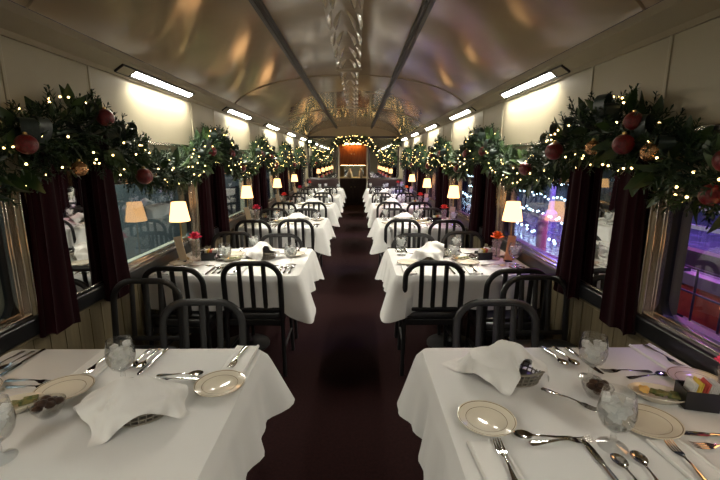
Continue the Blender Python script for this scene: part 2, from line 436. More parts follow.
# benches
for s, x0, x1 in ((-1, -1.42, -.46), (1, .40, 1.42)):
    e = empty('wall_bench', ((x0+x1)/2, 11.9, 0), 0, 'dark maroon bench under the end wall mirror %s of the aisle' % side(s), 'bench', 'benches at the end wall')
    h = (x1-x0)/2
    solo('base', MB().box(-h, h, -.16, .18, 0, .36).mesh('base', 'darkwood'), parent=e, bevel=.01)
    solo('seat', MB().box(-h, h, -.20, .10, .36, .47).mesh('seat', 'bench'), parent=e, bevel=.03)
    solo('backrest', MB().box(-h, h, .09, .185, .47, 1.0).mesh('backrest', 'bench'), parent=e, bevel=.03)
    # white cloth hung over the aisle end of the bench
    c = MB(); xa = x1 if s < 0 else x0; d = -s
    vs = []; fs = []; N = 10; J = 14
    for j in range(J+1):
        t = j/J
        for i in range(N+1):
            u = i/N-.5
            vs.append((xa+d*(.006+.05*math.sin(PI*min(1, t*1.1))*.6+.012*math.sin(u*18+t*3)*t), 12.0+u*(.10+.16*t), .93-.66*t))
    for j in range(J):
        for i in range(N): a = j*(N+1)+i; fs.append((a, a+1, a+N+2, a+N+1))
    c.add(vs, fs)
    o = solo('draped_cloth', c.mesh('draped_cloth', 'cloth'), 'white cloth hanging over the aisle end of the %s bench' % side(s), 'cloth', 'cloths on the bench ends')
    sm = o.modifiers.new('th', 'SOLIDIFY'); sm.thickness = .004

# ------------------------------------------------------------------ ceiling lights
def light_kind(s):
    # local: x towards the wall side s, y along the car; lies on the sloped cornice
    ang = 0
    h = MB(); h.box(-.032, .032, -.55, .55, 0, .006)
    h.box(-.036, -.031, -.55, .55, -.008, .006); h.box(.031, .036, -.55, .55, -.008, .006)
    h.box(-.032, .032, -.55, -.542, -.008, .006); h.box(-.032, .032, .542, .55, -.008, .006); h.box(-.032, .032, -.40, -.392, -.008, .006)
    bp = MB(); bp.box(-.031, .031, -.542, -.392, -.004, .002)
    t = MB(); t.box(-.020, .020, -.385, .535, -.005, -.001)
    return [('housing', h.mesh('housing', 'dark_metal', False), None, 0, None), ('blank_panel', bp.mesh('blank_panel', 'cornice', False), None, 0, 'cream blank end panel'), ('diffuser', t.mesh('diffuser', 'tube', False), None, .004, 'lit white diffuser')]
LK = light_kind(1)
for s in (-1, 1):
    for k in [-1] + list(range(1, NT)):  # the rear pair is added out of view to brighten the nearest tables
        a = math.atan2(.04, .06)*s
        inst(LK, 'ceiling_light', (s*1.384, 1.185+2*k, 2.0985), 0, 'lit strip light in a dark frame on the %s cornice, %s' % (side(s), ['', 'first from the front', 'second from the front', 'third from the front', 'fourth from the front', 'fifth from the front', 'added fill behind the camera'][k]),
             'ceiling light', 'strip lights along the cornices', rot=(0, a, 0))

def strip_lamp(s, k, w):
    l = bpy.data.lights.new('cornice_strip_lamp', 'AREA'); l.shape = 'RECTANGLE'; l.size = .05; l.size_y = .91
    l.color = (1., .94, .80); l.energy = w; l.spread = math.radians(140)
    o = bpy.data.objects.new('cornice_strip_lamp', l); link(o); o.location = (s*1.3785, 1.26+2*k, 2.0905)
    o.rotation_euler = (0, s*math.radians(24), 0)
for s in (-1, 1):
    for k in [-1] + list(range(1, NT)): strip_lamp(s, k, 17.5 if k > 0 else 18)  # rear pair: added unseen fill for the nearest tables

# ------------------------------------------------------------------ pier mirrors and curtains
pm = [('mirror_glass', MB().box(-.004, .004, -.27, .27, .845, 1.62).mesh('mirror_glass', 'mirror', False), None, 0, None),
      ('frame', (lambda m: (ring(m, 1, -.008, .012, -.29, .29, .83, 1.64, .022), m)[1])(MB()).mesh('frame', 'alu', False), None, .003, None)]
def curtain_mesh(seed, inward):
    # hangs from z 1.66 to .74; pleated slab; local x = distance from the wall (towards the room), y along the car
    r = random.Random(seed); m = MB(); N = 40; J = 16; vs = []; fs = []
    ph = r.random()*6
    for j in range(J+1):
        t = j/J; z = 1.68-.95*t
        w = .070+.035*t**1.5; dep = .030+.012*t
        for i in range(N):
            a = 2*PI*i/N
            px = math.copysign(abs(math.cos(a))**.7, math.cos(a)); py = math.copysign(abs(math.sin(a))**.7, math.sin(a))
            pl = 1+.30*math.sin(7*a+ph+.5*t) * (.55+.45*t)
            vs.append((.048+dep*px*pl, py*w*(1+.06*math.sin(9*a+ph))+inward*.018*t*t, z+(.012*math.sin(5*a+ph) if j == J else 0)))
    for j in range(J):
        for i in range(N):
            l = (i+1) % N; fs.append((j*N+i, (j+1)*N+i, (j+1)*N+l, j*N+l))
    fs.append(tuple(range(N))); fs.append(tuple(J*N+i for i in range(N-1, -1, -1)))
    m.add(vs, fs); return m.mesh('curtain', 'curtain')
CM = {-1: curtain_mesh(1, -1), 1: curtain_mesh(2, 1)}
PORD = ['nearest', 'second', 'third', 'fourth', 'fifth']
for s in (-1, 1):
    for k, p in enumerate(PY):
        inst(pm, 'wall_mirror', (s*(XW-.012), p, 0), 0 if s > 0 else PI, 'narrow wall mirror between the %s pair of burgundy curtains on the %s wall' % (PORD[k], side(s)), 'mirror', 'mirrors between the windows')
        for d in (-1, 1):
            if s > 0: rz = PI; lm = CM[-d]
            else: rz = 0; lm = CM[d]
            solo('curtain', lm, 'burgundy curtain at the %s side of the %s wall mirror on the %s wall' % ('near' if d < 0 else 'far', PORD[k], side(s)), 'curtain', 'burgundy curtains',
                 loc=(s*XW, p+(-.235 if d < 0 else .222), 0), rz=rz)

# ------------------------------------------------------------------ tables and cloths
XI = {-1: .325, 1: .362}; XOUT = 1.395; TH = .445
def table_kind(s):
    xi = XI[s]; hw = (XOUT-xi)/2
    top = MB().box(-hw, hw, -TH, TH, .70, .735)
    leg = MB().lathe([(.20, 0), (.20, .015), (.06, .05), (.035, .09), (.035, .66), (.10, .70)], 20)
    br = MB().box(hw-.06, hw-.005, -.3, .3, .62, .70) if s > 0 else MB().box(-hw+.005, -hw+.06, -.3, .3, .62, .70)
    return [('tabletop', top.mesh('tabletop', 'darkwood'), None, .01, None), ('pedestal', leg.mesh('pedestal', 'chair'), None, 0, None), ('wall_bracket', br.mesh('wall_bracket', 'chair'), None, 0, None)]
def cloth_mesh(s, seed, mult=1.):
    r = random.Random(seed); xi = XI[s]; hw = (XOUT-xi)/2; rad = .035
    pts = []   # outline: position, normal, corner weight, wall weight
    def seg(a, b, nrm, n):
        for i in range(n):
            t = i/n; pts.append((a[0]+(b[0]-a[0])*t, a[1]+(b[1]-a[1])*t, nrm, 0))
    cs = [(hw-rad, TH-rad, 0), (-hw+rad, TH-rad, 90), (-hw+rad, -TH+rad, 180), (hw-rad, -TH+rad, 270)]
    P = []
    for ci, (cx, cy, a0) in enumerate(cs):
        for j in range(11):
            a = math.radians(a0+9*j); P.append((cx+rad*math.cos(a), cy+rad*math.sin(a), math.cos(a), math.sin(a)))
        nx_ = cs[(ci+1) % 4]; a = math.radians(a0+90)
        x0, y0 = P[-1][0], P[-1][1]
        x1, y1 = nx_[0]+rad*math.cos(a), nx_[1]+rad*math.sin(a)
        nn = 34
        for j in range(1, nn):
            t = j/nn; P.append((x0+(x1-x0)*t, y0+(y1-y0)*t, math.cos(a), math.sin(a)))
    n = len(P); J = 10; vs = []; fs = []
    ph = [r.random()*6 for _ in range(4)]
    zt = .742
    # top: inner rings shrink to centre
    rings = []
    for sh in (.0, .35, .7, .93, 1.):
        rings.append([(x*sh, y*sh, zt - (.003 if sh == 1. else 0)) for x, y, _, _ in P])
    wallx = hw*s
    for j in range(1, J+1):
        t = j/J; rg = []
        for i, (x, y, nx, ny) in enumerate(P):
            dc = math.hypot(abs(abs(x)-hw), abs(abs(y)-TH))
            cw = math.exp(-(dc/.11)**2)
            aisle = 1 if x*s < 0 else 0
            onwall = max(0., nx*s)
            drop = .235+.012*math.sin(9*x+7*y+ph[0])
            drop += cw*.055*(1.25 if aisle else .0)
            q = x*13+y*17
            wave = .013*math.sin(q*1.3+ph[1])+.009*math.sin(q*2.7+ph[2])
            fl = .012+.028*t+wave*t*1.2 + cw*.105*t*aisle*mult
            if abs(ny) > .7 and cw < .4: fl = .010+.010*t+wave*.35*t
            fl = fl*(1-onwall)+.004*onwall
            ex = .010*math.sin(min(1, t*6)*PI/2)
            if abs(nx) > .2 and abs(ny) > .2: dx, dy = nx, ny
            else: dx, dy = nx, ny
            # soft direction near corners (pulls towards the diagonal)
            if cw > .02 and aisle:
                ax = -s*.72; ay = math.copysign(.72, y); dx = nx*(1-cw)+ax*cw; dy = ny*(1-cw)+ay*cw
            rg.append((x+dx*fl+nx*ex*(1-onwall), y+dy*fl+ny*ex, zt-.006-drop*t))
        rings.append(rg)
    vs = [rings[0][0][:2]+(zt,)]; vs = [(0, 0, zt)]
    for rg in rings[1:]: vs += rg
    for i in range(n): fs.append((0, 1+i, 1+(i+1) % n))
    for k in range(len(rings)-2):
        for i in range(n):
            l = (i+1) % n; a = 1+k*n; b = a+n
            fs.append((a+i, b+i, b+l, a+l))
    return MB().add(vs, fs).mesh('tablecloth', 'cloth')
TK = {s: table_kind(s) for s in (-1, 1)}
CX = {s: s*(XOUT+XI[s])/2 for s in (-1, 1)}
for s in (-1, 1):
    cl = [cloth_mesh(s, 11+s+q*5) for q in range(3)]
    for k in range(NT):
        w = '%s of the six tables %s of the aisle' % (ORD[k], side(s)); w2 = '%s table %s of the aisle' % (ORD[k], side(s))
        inst(TK[s], 'dining_table', (CX[s], TY[k], 0), 0, 'pedestal dining table under white cloth, %s' % w, 'table', 'dining tables')
        solo('tablecloth', cl[k % 3], 'white linen tablecloth draped over the %s' % (w2), 'tablecloth', 'white tablecloths', loc=(CX[s], TY[k], 0))

# ------------------------------------------------------------------ chairs
def chair_kind():
    W = .198; tr = (.019, .013)
    def yb(z): return -.205-.035*max(0, (z-.45))/.41
    arch = [(-W, yb(.44), .44)]
    for i in range(1, 6): z = .44+.29*i/5; arch.append((-W, yb(z), z))
    for j in range(1, 9):
        a = PI-PI/2*j/8; arch.append((-W+.12+.12*math.cos(a), yb(.73+.12*math.sin(a)), .73+.115*math.sin(a)))
    arch += [(-x, y, z) for x, y, z in reversed(arch)]
    P = []
    P.append(('back_frame', MB().tube(arch, tr, 10).mesh('back_frame', 'chair'), None, 0, None))
    for x in (-.085, 0, .085):
        P.append(('slat', MB().tube([(x, yb(.49), .49), (x, yb(.84), .845)], (.016, .007), 8).mesh('slat', 'chair'), None, 0, None))
    P.append(('crossbar', MB().tube([(-W, yb(.5), .50), (W, yb(.5), .50)], (.016, .010), 8).mesh('crossbar', 'chair'), None, 0, None))
    st = MB(); N = 40; vs = []; fs = []
    prof = [(.93, 0), (1., .012), (1., .035), (.97, .05), (.85, .058), (.4, .063)]
    for sc_, z in prof:
        for i in range(N):
            a = 2*PI*i/N; c = math.cos(a); q = math.sin(a)
            vs.append((.205*sc_*math.copysign(abs(c)**.35, c), .195*sc_*math.copysign(abs(q)**.35, q)+.0, .415+z))
    for j in range(len(prof)-1):
        for i in range(N): l = (i+1) % N; fs.append((j*N+i, j*N+l, (j+1)*N+l, (j+1)*N+i))
    fs.append(tuple(range(N-1, -1, -1))); fs.append(tuple((len(prof)-1)*N+i for i in range(N)))
    st.add(vs, fs); P.append(('seat', st.mesh('seat', 'vinyl'), None, 0, None))
    ap = MB(); ap.box(-.19, .19, .15, .17, .37, .415).box(-.19, .19, -.19, -.17, .37, .415).box(-.19, -.17, -.18, .16, .37, .415).box(.17, .19, -.18, .16, .37, .415)
    P.append(('seat_frame', ap.mesh('seat_frame', 'chair', False), None, .004, None))
    for x in (-1, 1):
        P.append(('leg', MB().tube([(x*W, -.205, .45), (x*W*1.02, -.215, .2), (x*W*1.06, -.235, 0)], .015, 10).mesh('leg', 'chair'), None, 0, None))
        P.append(('leg', MB().tube([(x*.18, .16, .41), (x*.19, .175, 0)], .015, 10).mesh('leg', 'chair'), None, 0, None))
        P.append(('stretcher', MB().tube([(x*.20, -.21, .2), (x*.187, .165, .2)], .009, 8).mesh('stretcher', 'chair'), None, 0, None))
    return P
CK = chair_kind()
def chair(x, yback, face, label, rz=0.):
    # yback: where the top of the back stands; face +1 looks down the car, -1 looks at the camera
    y = yback + face*.240
    inst(CK, 'dining_chair', (x, y, 0), (0 if face > 0 else PI)+rz, label, 'chair', 'black slat back dining chairs')
# nearest tables, far side (facing the camera)
cl_ = 'black slat-back dining chair %s'
chair(-.685, 1.90, -1, cl_ % 'at far aisle seat of the nearest left table', .02)
chair(-1.16, 2.26, -1, cl_ % 'at far window seat of the nearest left table', -.03)
chair(.775, 1.885, -1, cl_ % 'at far aisle seat of the nearest right table', -.02)
chair(1.175, 2.32, -1, cl_ % 'at far window seat of the nearest right table', .04)
spots = {(-1, 0): [(-.64, -.02), (-1.11, -.19)], (1, 0): [(.62, .02), (1.165, -.26)]}
for s in (-1, 1):
    for k in range(1, NT):
        for face in (1, -1):
            if k == NT-1 and face < 0: continue
            for q, (xx, pos) in enumerate((((.64 if s < 0 else .62), 'aisle'), (1.12, 'window'))):
                edge = TY[k]-face*TH
                off = (.085, .14)[q] + R.uniform(-.02, .05)
                yb_ = edge-face*off
                if k == 1 and face > 0: yb_ = {(-1, 0): 2.66, (-1, 1): 2.53, (1, 0): 2.66, (1, 1): 2.46}[(s, q)]
                if k == 1 and face < 0: yb_ = edge + (.10, .22)[q]
                chair(s*xx, yb_, face, cl_ % ('at the %s %s seat of the %s %s table' % ('near' if face > 0 else 'far', pos, ORD[k], side(s))), R.uniform(-.04, .04))

# ------------------------------------------------------------------ table lamps
def lamp_kind():
    b = MB().lathe([(.045, 0), (.048, .008), (.03, .018), (.012, .03), (.012, .05)], 20)
    st = MB().tube([(0, 0, .03), (0, 0, .335)], .007, 8)
    bl = MB(); bl.ball((0, 0, .355), .022, 12)
    sh = MB().lathe([(.078, .318), (.053, .470), (.050, .470), (.075, .318)], 32)
    sh.v = list(sh.v)
    return [('base', b.mesh('base', 'brass'), None, 0, None), ('pole', st.mesh('pole', 'brass'), None, 0, None), ('light_bulb', bl.mesh('light_bulb', 'warmlamp'), None, 0, None), ('lamp_shade', sh.mesh('lamp_shade', 'shade'), None, 0, 'lit cream lamp shade')]
LMK = lamp_kind()
for s in (-1, 1):
    for k in range(NT-1):
        inst(LMK, 'table_lamp', (s*1.335, TY[k]+.02, .743), 0, 'lit lamp with cream shade by the window on the %s %s table' % (ORD[k], side(s)), 'lamp', 'table lamps along the windows')

# ------------------------------------------------------------------ tableware kinds
TZ = .7435
plate = MB().lathe([(.0001, .006), (.050, .006), (.056, .010), (.0605, .0127), (.0620, .0132), (.076, .0170), (.0825, .0188), (.0848, .0194), (.088, .020), (.0875, .017), (.060, .006), (.052, .0), (.0001, .0)], 48,
                   mis=[0, 0, 0, 1, 0, 0, 1, 0, 0, 0, 0, 0])
PLATE = [('bread_plate', plate.mesh('bread_plate', ['china', 'china_band']), None, 0, None)]
def goblet_kind():
    foot = MB().lathe([(.0001, .0), (.038, .0), (.039, .003), (.026, .007), (.010, .013), (.007, .022), (.0085, .034), (.0075, .046), (.014, .055), (.0001, .056)], 28)
    bowl = MB().lathe([(.004, .053), (.018, .056), (.034, .068), (.044, .087), (.0485, .110), (.047, .135), (.0425, .158), (.0405, .172), (.0390, .172), (.0455, .135), (.0470, .110), (.0425, .088), (.033, .071), (.017, .060), (.003, .058)], 32)
    water = MB().lathe([(.0001, .0595), (.016, .0612), (.032, .072), (.0418, .088), (.0462, .110), (.0445, .138), (.0430, .145), (.0001, .145)], 28)
    ice = MB(); r = random.Random(3)
    for i in range(13):
        a = i*2.4; rr = .006+.0021*i; c = Vector((rr*math.cos(a), rr*math.sin(a), .092+.0042*i))
        M = Matrix.Translation(c) @ Matrix.Rotation(r.random()*3, 4, 'Z') @ Matrix.Rotation(r.random()*3, 4, 'X')
        b = MB().box(-.010, .010, -.010, .010, -.010, .010); ice.add([M @ Vector(q) for q in b.v], b.f)
    return [('bowl', bowl.mesh('bowl', 'glass'), None, 0, None), ('foot', foot.mesh('foot', 'glass'), None, 0, None), ('water', water.mesh('water', 'water'), None, 0, 'iced water'), ('ice', ice.mesh('ice', 'ice', False), 2, 0, None)]
GOB = goblet_kind()
def fork_mesh():
    m = MB()
    m.strip([(-.095, 0, .004, .004, .0012, 0), (-.092, 0, .004, .010, .0016, 0), (-.075, 0, .0045, .0105, .0018, 0), (-.045, 0, .006, .006, .0018, 0), (-.005, 0, .009, .0033, .0018, 0), (.02, 0, .0085, .0032, .0018, 0), (.032, 0, .006, .007, .0014, 0), (.042, 0, .004, .0125, .0012, .001), (.052, 0, .003, .0135, .0012, .001)])
    for i in range(4):
        y = -.0108+i*.0072
        m.strip([(.050, y, .0035, .0026, .0011, 0), (.070, y, .003, .0022, .0010, 0), (.088, y, .006, .0018, .0009, 0), (.097, y*.97, .0095, .0008, .0005, 0)])
    return m.mesh('fork', 'steel')
def spoon_mesh():
    m = MB()
    m.strip([(-.085, 0, .004, .004, .0012, 0), (-.082, 0, .004, .0095, .0016, 0), (-.065, 0, .0045, .0095, .0018, 0), (-.035, 0, .006, .0055, .0018, 0), (.005, 0, .009, .0030, .0018, 0), (.03, 0, .0085, .0032, .0016, 0),
             (.036, 0, .006, .008, .0012, .003), (.045, 0, .003, .0155, .0010, .0065), (.058, 0, .002, .0200, .0010, .008), (.072, 0, .0025, .0185, .0010, .0075), (.082, 0, .005, .012, .0010, .005), (.087, 0, .009, .004, .0008, .001)])
    return m.mesh('spoon', 'steel')
def knife_kind():
    h = MB().strip([(-.11, 0, .005, .005, .003, 0), (-.105, 0, .005, .0085, .004, 0), (-.06, 0, .005, .008, .0042, 0), (.0, 0, .005, .0065, .004, 0), (.008, 0, .005, .005, .003, 0)])
    b = MB().strip([(.006, 0, .005, .006, .0016, 0), (.02, .001, .005, .0095, .0012, 0), (.07, .001, .005, .0105, .0011, 0), (.095, .002, .005, .0085, .0010, 0), (.108, .005, .005, .003, .0008, 0)])
    return [('handle', h.mesh('handle', 'steel'), None, 0, None), ('blade', b.mesh('blade', 'steel'), None, 0, None)]
FORK = [('fork', fork_mesh(), None, 0, None)]; SPOON = [('spoon', spoon_mesh(), None, 0, None)]; KNIFE = knife_kind()
def nap_mesh(w, l):
    m = MB(); m.box(-w/2, w/2, -l/2, l/2, 0, .004)
    m.box(-w/2+.004, w/2, -l/2+.006, l/2-.004, .004, .008)
    m.tube([(w/2-.006, -l/2, .006), (w/2-.006, l/2, .006)], .0065, 8); m.tube([(-w/2+.006, -l/2, .005), (-w/2+.006, l/2, .005)], .005, 8)
    return m.mesh('folded_napkin', 'napkin')
NAP = [('folded_napkin', nap_mesh(.10, .235), None, .002, None)]
# wire bread basket
def basket_kind():
    m = MB(); rx, ry = .125, .085
    def el(k, z, n=36): return [(rx*k*math.cos(2*PI*i/n), ry*k*math.sin(2*PI*i/n), z) for i in range(n)]
    for k, z, r in ((.86, .006, .004), (.92, .022, .0025), (.97, .038, .0025), (1.02, .056, .005)): m.tube(el(k, z), r, 6, closed=True)
    for i in range(32):
        a = 2*PI*i/32; c, q = math.cos(a), math.sin(a)
        m.tube([(rx*.86*c, ry*.86*q, .006), (rx*1.02*c, ry*1.02*q, .056)], .0022, 5)
    fl = MB().lathe([(.0001, .004), (.105, .004), (.105, .008), (.0001, .008)], 32, sy=.68)
    return [('wire_frame', m.mesh('wire_frame', 'basket'), None, 0, None), ('bottom', fl.mesh('bottom', 'basket'), None, 0, None)]
BASK = basket_kind()
def basket_cloth(seed, size, rot, off):
    # let a square of linen fall over the filled basket (small mass-spring solve)
    import numpy as np
    rg = np.random.RandomState(seed); N = 34; h = size/N
    u = (np.arange(N+1)/N-.5)*size; X, Y = np.meshgrid(u, u)
    c, q = math.cos(rot), math.sin(rot)
    p = np.stack([X*c-Y*q+off[0], X*q+Y*c+off[1], np.full_like(X, .125)+rg.rand(N+1, N+1)*.004], -1); v = np.zeros_like(p)
    p[..., 2] += .010*np.sin(X*45+seed)*np.cos(Y*30)
    lumps = [(rg.uniform(-.07, .07), rg.uniform(-.04, .04), rg.uniform(.025, .05)) for _ in range(5)]
    def hf(p):
        e = np.hypot(p[..., 0]/.138, p[..., 1]/.098); z = np.full(e.shape, .002)
        t = .069+.016*np.clip(1-e*e, 0, 1)
        for lx, ly, lh in lumps: t = t+lh*np.exp(-((p[..., 0]-lx)**2+(p[..., 1]-ly)**2)/.0011)*.7
        return np.where(e < 1.0, t, z), e
    def con(p, a, b, L, k):
        d = p[b]-p[a]; l = np.linalg.norm(d, axis=-1, keepdims=True)+1e-9; m = d*(.5*k*(l-L)/l); p[a] += m; p[b] -= m
    S = slice
    cons = []
    for st, k in ((1, 1.), (2, .55), (5, .30)):
        for par in (0, 1):
            pass
        cons.append(((S(None), S(None, -st)), (S(None), S(st, None)), h*st, k)); cons.append(((S(None, -st), S(None)), (S(st, None), S(None)), h*st, k))
    cons.append(((S(None, -1), S(None, -1)), (S(1, None), S(1, None)), h*2**.5, .6)); cons.append(((S(None, -1), S(1, None)), (S(1, None), S(None, -1)), h*2**.5, .6))
    for it in range(170):
        o = p.copy(); v[..., 2] -= .00045; v *= .93; p = p+v
        for _ in range(6):
            for a, b, L, k in cons: con(p, a, b, L, k*.45)
        z, e = hf(p); zz, ee = hf(o)
        side_ = (e < 1.0) & (o[..., 2] < .055) & (p[..., 2] < .055)
        p[..., 2] = np.maximum(p[..., 2], np.where(side_, .002, z))
        sc_ = np.where(side_, 1.01/np.maximum(e, .6), 1.); p[..., 0] *= sc_; p[..., 1] *= sc_
        v = (p-o)*.9
    vs = [tuple(map(float, w)) for w in p.reshape(-1, 3)]; fs = []
    for j in range(N):
        for i in range(N): a = j*(N+1)+i; fs.append((a, a+1, a+N+2, a+N+1))
    return MB().add(vs, fs).mesh('basket_napkin', 'napkin')
BCL = [basket_cloth(3, .325, .5, (.0, .015)), basket_cloth(8, .33, .95, (-.03, .02)), basket_cloth(12, .31, .5, (.0, .02))]
# bowl with brown foil cups
def bowl_kind():
    b = MB().lathe([(.0001, 0), (.026, 0), (.03, .004), (.046, .030), (.050, .044), (.048, .044), (.043, .028), (.028, .007), (.0001, .006)], 28)
    c = MB(); r = random.Random(5)
    for i in range(9):
        a = i*2.4; rr = .010+.0026*i; c.ball((rr*math.cos(a), rr*math.sin(a), .026+r.uniform(0, .018)+(.01 if i < 3 else 0)), .0155, 10, sz=.75)
    return [('bowl', b.mesh('bowl', 'glass'), None, 0, None), ('foil_cups', c.mesh('foil_cups', 'brown'), None, 0, 'dark brown foil cups')]
BOWL = bowl_kind()
def butter_kind():
    d = MB().lathe([(.0001, .004), (.05, .004), (.072, .018), (.088, .028), (.090, .026), (.074, .013), (.052, 0), (.0001, 0)], 36, sy=.60)
    d2 = MB().lathe([(.0001, .0), (.0001, .0)], 3)
    p = MB(); r = random.Random(9)
    for i, (x, y) in enumerate(((-.035, .012), (-.045, -.004))): 
        M = Matrix.Translation((x, y, .022+i*.008)) @ Matrix.Rotation(.4+i, 4, 'Z') @ Matrix.Rotation(.25, 4, 'X')
        b = MB().box(-.015, .015, -.013, .013, -.005, .005); p.add([M @ Vector(q) for q in b.v], b.f)
    g = MB()
    for i in range(6):
        M = Matrix.Translation((-.005+.012*i, r.uniform(-.012, .012), .022+r.uniform(0, .006))) @ Matrix.Rotation(r.uniform(-.6, .6), 4, 'Z') @ Matrix.Rotation(r.uniform(-.5, .5), 4, 'X')
        b = MB().box(-.020, .020, -.010, .010, -.004, .004); g.add([M @ Vector(q) for q in b.v], b.f)
    return [('dish', d.mesh('dish', 'china'), None, 0, None), ('butter_pat', p.mesh('butter_pat', 'butter', False), None, .002, 'golden butter pats'), ('wrapped_pats', g.mesh('wrapped_pats', 'leafgarnish', False), None, .002, 'green wrapped pats')]
BUT = butter_kind()
def caddy_kind():
    h = MB(); a, b, z = .060, .040, .062
    h.box(-a, a, -b, b, 0, .005); h.box(-a, a, -b, -b+.004, 0, z); h.box(-a, a, b-.004, b, 0, z); h.box(-a, -a+.004, -b, b, 0, z); h.box(a-.004, a, -b, b, 0, z)
    P = [('holder', h.mesh('holder', 'black', False), None, .003, None)]
    r = random.Random(4)
    for i, mt in enumerate(('packet_w', 'packet_y', 'packet_r', 'packet_w', 'packet_w')):
        x = -.042+i*.020; m = MB()
        for j in range(3): 
            M = Matrix.Translation((x+j*.005, 0, .012+r.uniform(.0, .008))) @ Matrix.Rotation(.18+.1*r.random(), 4, 'Y')
            q = MB().box(-.0012, .0012, -.026, .026, 0, .070); m.add([M @ Vector(w) for w in q.v], q.f)
        P.append(('sugar_packets', m.mesh('sugar_packets', mt, False), None, 0, None))
    return P
CAD = caddy_kind()
def vase_kind(fl):
    v_ = MB().lathe([(.0001, 0), (.026, 0), (.028, .01), (.024, .04), (.026, .10), (.032, .135), (.029, .135), (.023, .10), (.021, .04), (.0001, .012)], 24)
    st = MB().tube([(0, 0, .02), (.004, .002, .15)], .003, 6)
    f_ = MB(); r = random.Random(6)
    for ringi, (nr, rad, z, tilt) in enumerate(((5, .010, .168, .25), (7, .020, .162, .6), (9, .030, .152, 1.0))):
        for i in range(nr):
            a = 2*PI*i/nr+ringi*.5; M = Matrix.Translation((0, 0, z)) @ Matrix.Rotation(a, 4, 'Z') @ Matrix.Translation((rad*.55, 0, 0)) @ Matrix.Rotation(tilt, 4, 'Y')
            vs = []; fs = []
            for j in range(5):
                t = j/4; w_ = .017*math.sin(PI*(.18+.72*t))
                for q in (-1, 0, 1): vs.append(M @ Vector((-.004*(1-abs(q))+.008*t*t, q*w_, -.012+.040*t)))
            for j in range(4):
                for q in (0, 1): b = j*3+q; fs.append((b, b+1, b+4, b+3))
            f_.add(vs, fs)
    f_.ball((0, 0, .165), .018, 10)
    return [('vase', v_.mesh('vase', 'vase'), None, 0, None), ('stem', st.mesh('stem', 'stemgreen'), None, 0, None), ('bloom', f_.mesh('bloom', fl), None, 0, None)]
VASE = {c: vase_kind(c) for c in ('pinkflower', 'redflower', 'orangeflower')}
def menu_kind(mt):
    m = MB(); N = 8
    m.box(-.035, .035, -.002, .002, 0, .21)
    h = MB().box(-.03, .03, -.018, .018, 0, .012)
    return [('card', m.mesh('card', mt, False), None, 0, None), ('stand', h.mesh('stand', 'black', False), None, .002, None)]
MENU = {'menu': menu_kind('menu'), 'menu_o': menu_kind('menu_o')}

def put(kind, name, x, y, rz, label, cat, group, z=TZ, **k): return inst(kind, name, (x, y, z), rz, label, cat, group, **k)
def stick(kind, name, a, b, label, group, z=TZ, L=None):
    # lay a piece of cutlery from a (handle end) to b (tip)
    ax, ay = a; bx, by = b
    return put(kind, name, (ax+bx)/2, (ay+by)/2, math.atan2(by-ay, bx-ax), label, name, group, z)
T0 = ['on the nearest left table', 'on the nearest right table']
g_ = {'bread_plate': 'brown-banded bread plates', 'fork': 'table forks', 'knife': 'table knives', 'spoon': 'table spoons', 'water_goblet': 'iced water goblets', 'folded_napkin': 'folded white napkins'}
def pl(x, y, lab, sx=1.): put(PLATE, 'bread_plate', x, y, 0, lab, 'plate', g_['bread_plate'], scale=(sx, 1, 1))
def gb(x, y, lab): put(GOB, 'water_goblet', x, y, R.random()*6, lab, 'goblet', g_['water_goblet'])
def np_(x, y, rz, lab): put(NAP, 'folded_napkin', x, y, rz, lab, 'napkin', g_['folded_napkin'])
def fk(a, b, lab, z=TZ): stick(FORK, 'fork', a, b, lab, g_['fork'], z)
def kn(a, b, lab, z=TZ): stick(KNIFE, 'knife', a, b, lab, g_['knife'], z)
def sp(a, b, lab, z=TZ): stick(SPOON, 'spoon', a, b, lab, g_['spoon'], z)
NZ = TZ+.009
# --- nearest left table
gb(-.763, 1.33, 'iced water goblet beside the napkin-covered basket on the nearest left table')
gb(-.885, .955, 'iced water goblet at the left edge of the photo on the nearest left table')
pl(-.937, 1.274, 'banded bread plate beside the bowl of brown cups on the nearest left table', 1.05)
pl(-.405, 1.302, 'banded bread plate at the aisle corner of the nearest left table')
put(BASK, 'bread_basket', -.632, 1.15, .15, 'wire bread basket under a napkin on the nearest left table', 'basket', 'bread baskets')
solo('basket_napkin', BCL[0], 'white napkin thrown over the bread basket on the nearest left table', 'napkin', 'napkins over baskets', loc=(-.632, 1.15, TZ), rz=.15)
put(BOWL, 'condiment_bowl', -.899, 1.15, 0, 'small glass bowl of dark brown cups on the nearest left table', 'bowl', 'bowls of brown cups')
put(BUT, 'butter_dish', -1.035, 1.165, .6, 'oval dish of butter pats at the left edge of the nearest left table', 'dish', 'oval butter dishes')
np_(-.945, 1.46, .03, 'folded napkin at the window far seat of the nearest left table')
fk((-.935, 1.545), (-.93, 1.37), 'fork on the napkin behind the bread plate on the nearest left table', NZ)
np_(-.392, 1.50, -.02, 'folded napkin at the aisle far corner of the nearest left table')
fk((-.392, 1.59), (-.405, 1.42), 'fork on the napkin at the aisle far corner of the nearest left table', NZ)
kn((-.728, 1.59), (-.742, 1.38), 'knife beside two spoons behind the goblet on the nearest left table')
sp((-.768, 1.59), (-.762, 1.43), 'spoon next to the knife behind the goblet on the nearest left table')
sp((-.80, 1.59), (-.797, 1.43), 'outermost spoon behind the goblet on the nearest left table')
fk((-.495, 1.352), (-.67, 1.345), 'dessert fork lying crosswise between goblet and aisle plate on the nearest left table')
sp((-.665, 1.378), (-.50, 1.385), 'dessert spoon lying crosswise between goblet and aisle plate on the nearest left table')
kn((-1.25, 1.585), (-1.255, 1.38), 'knife at the window far seat of the nearest left table')
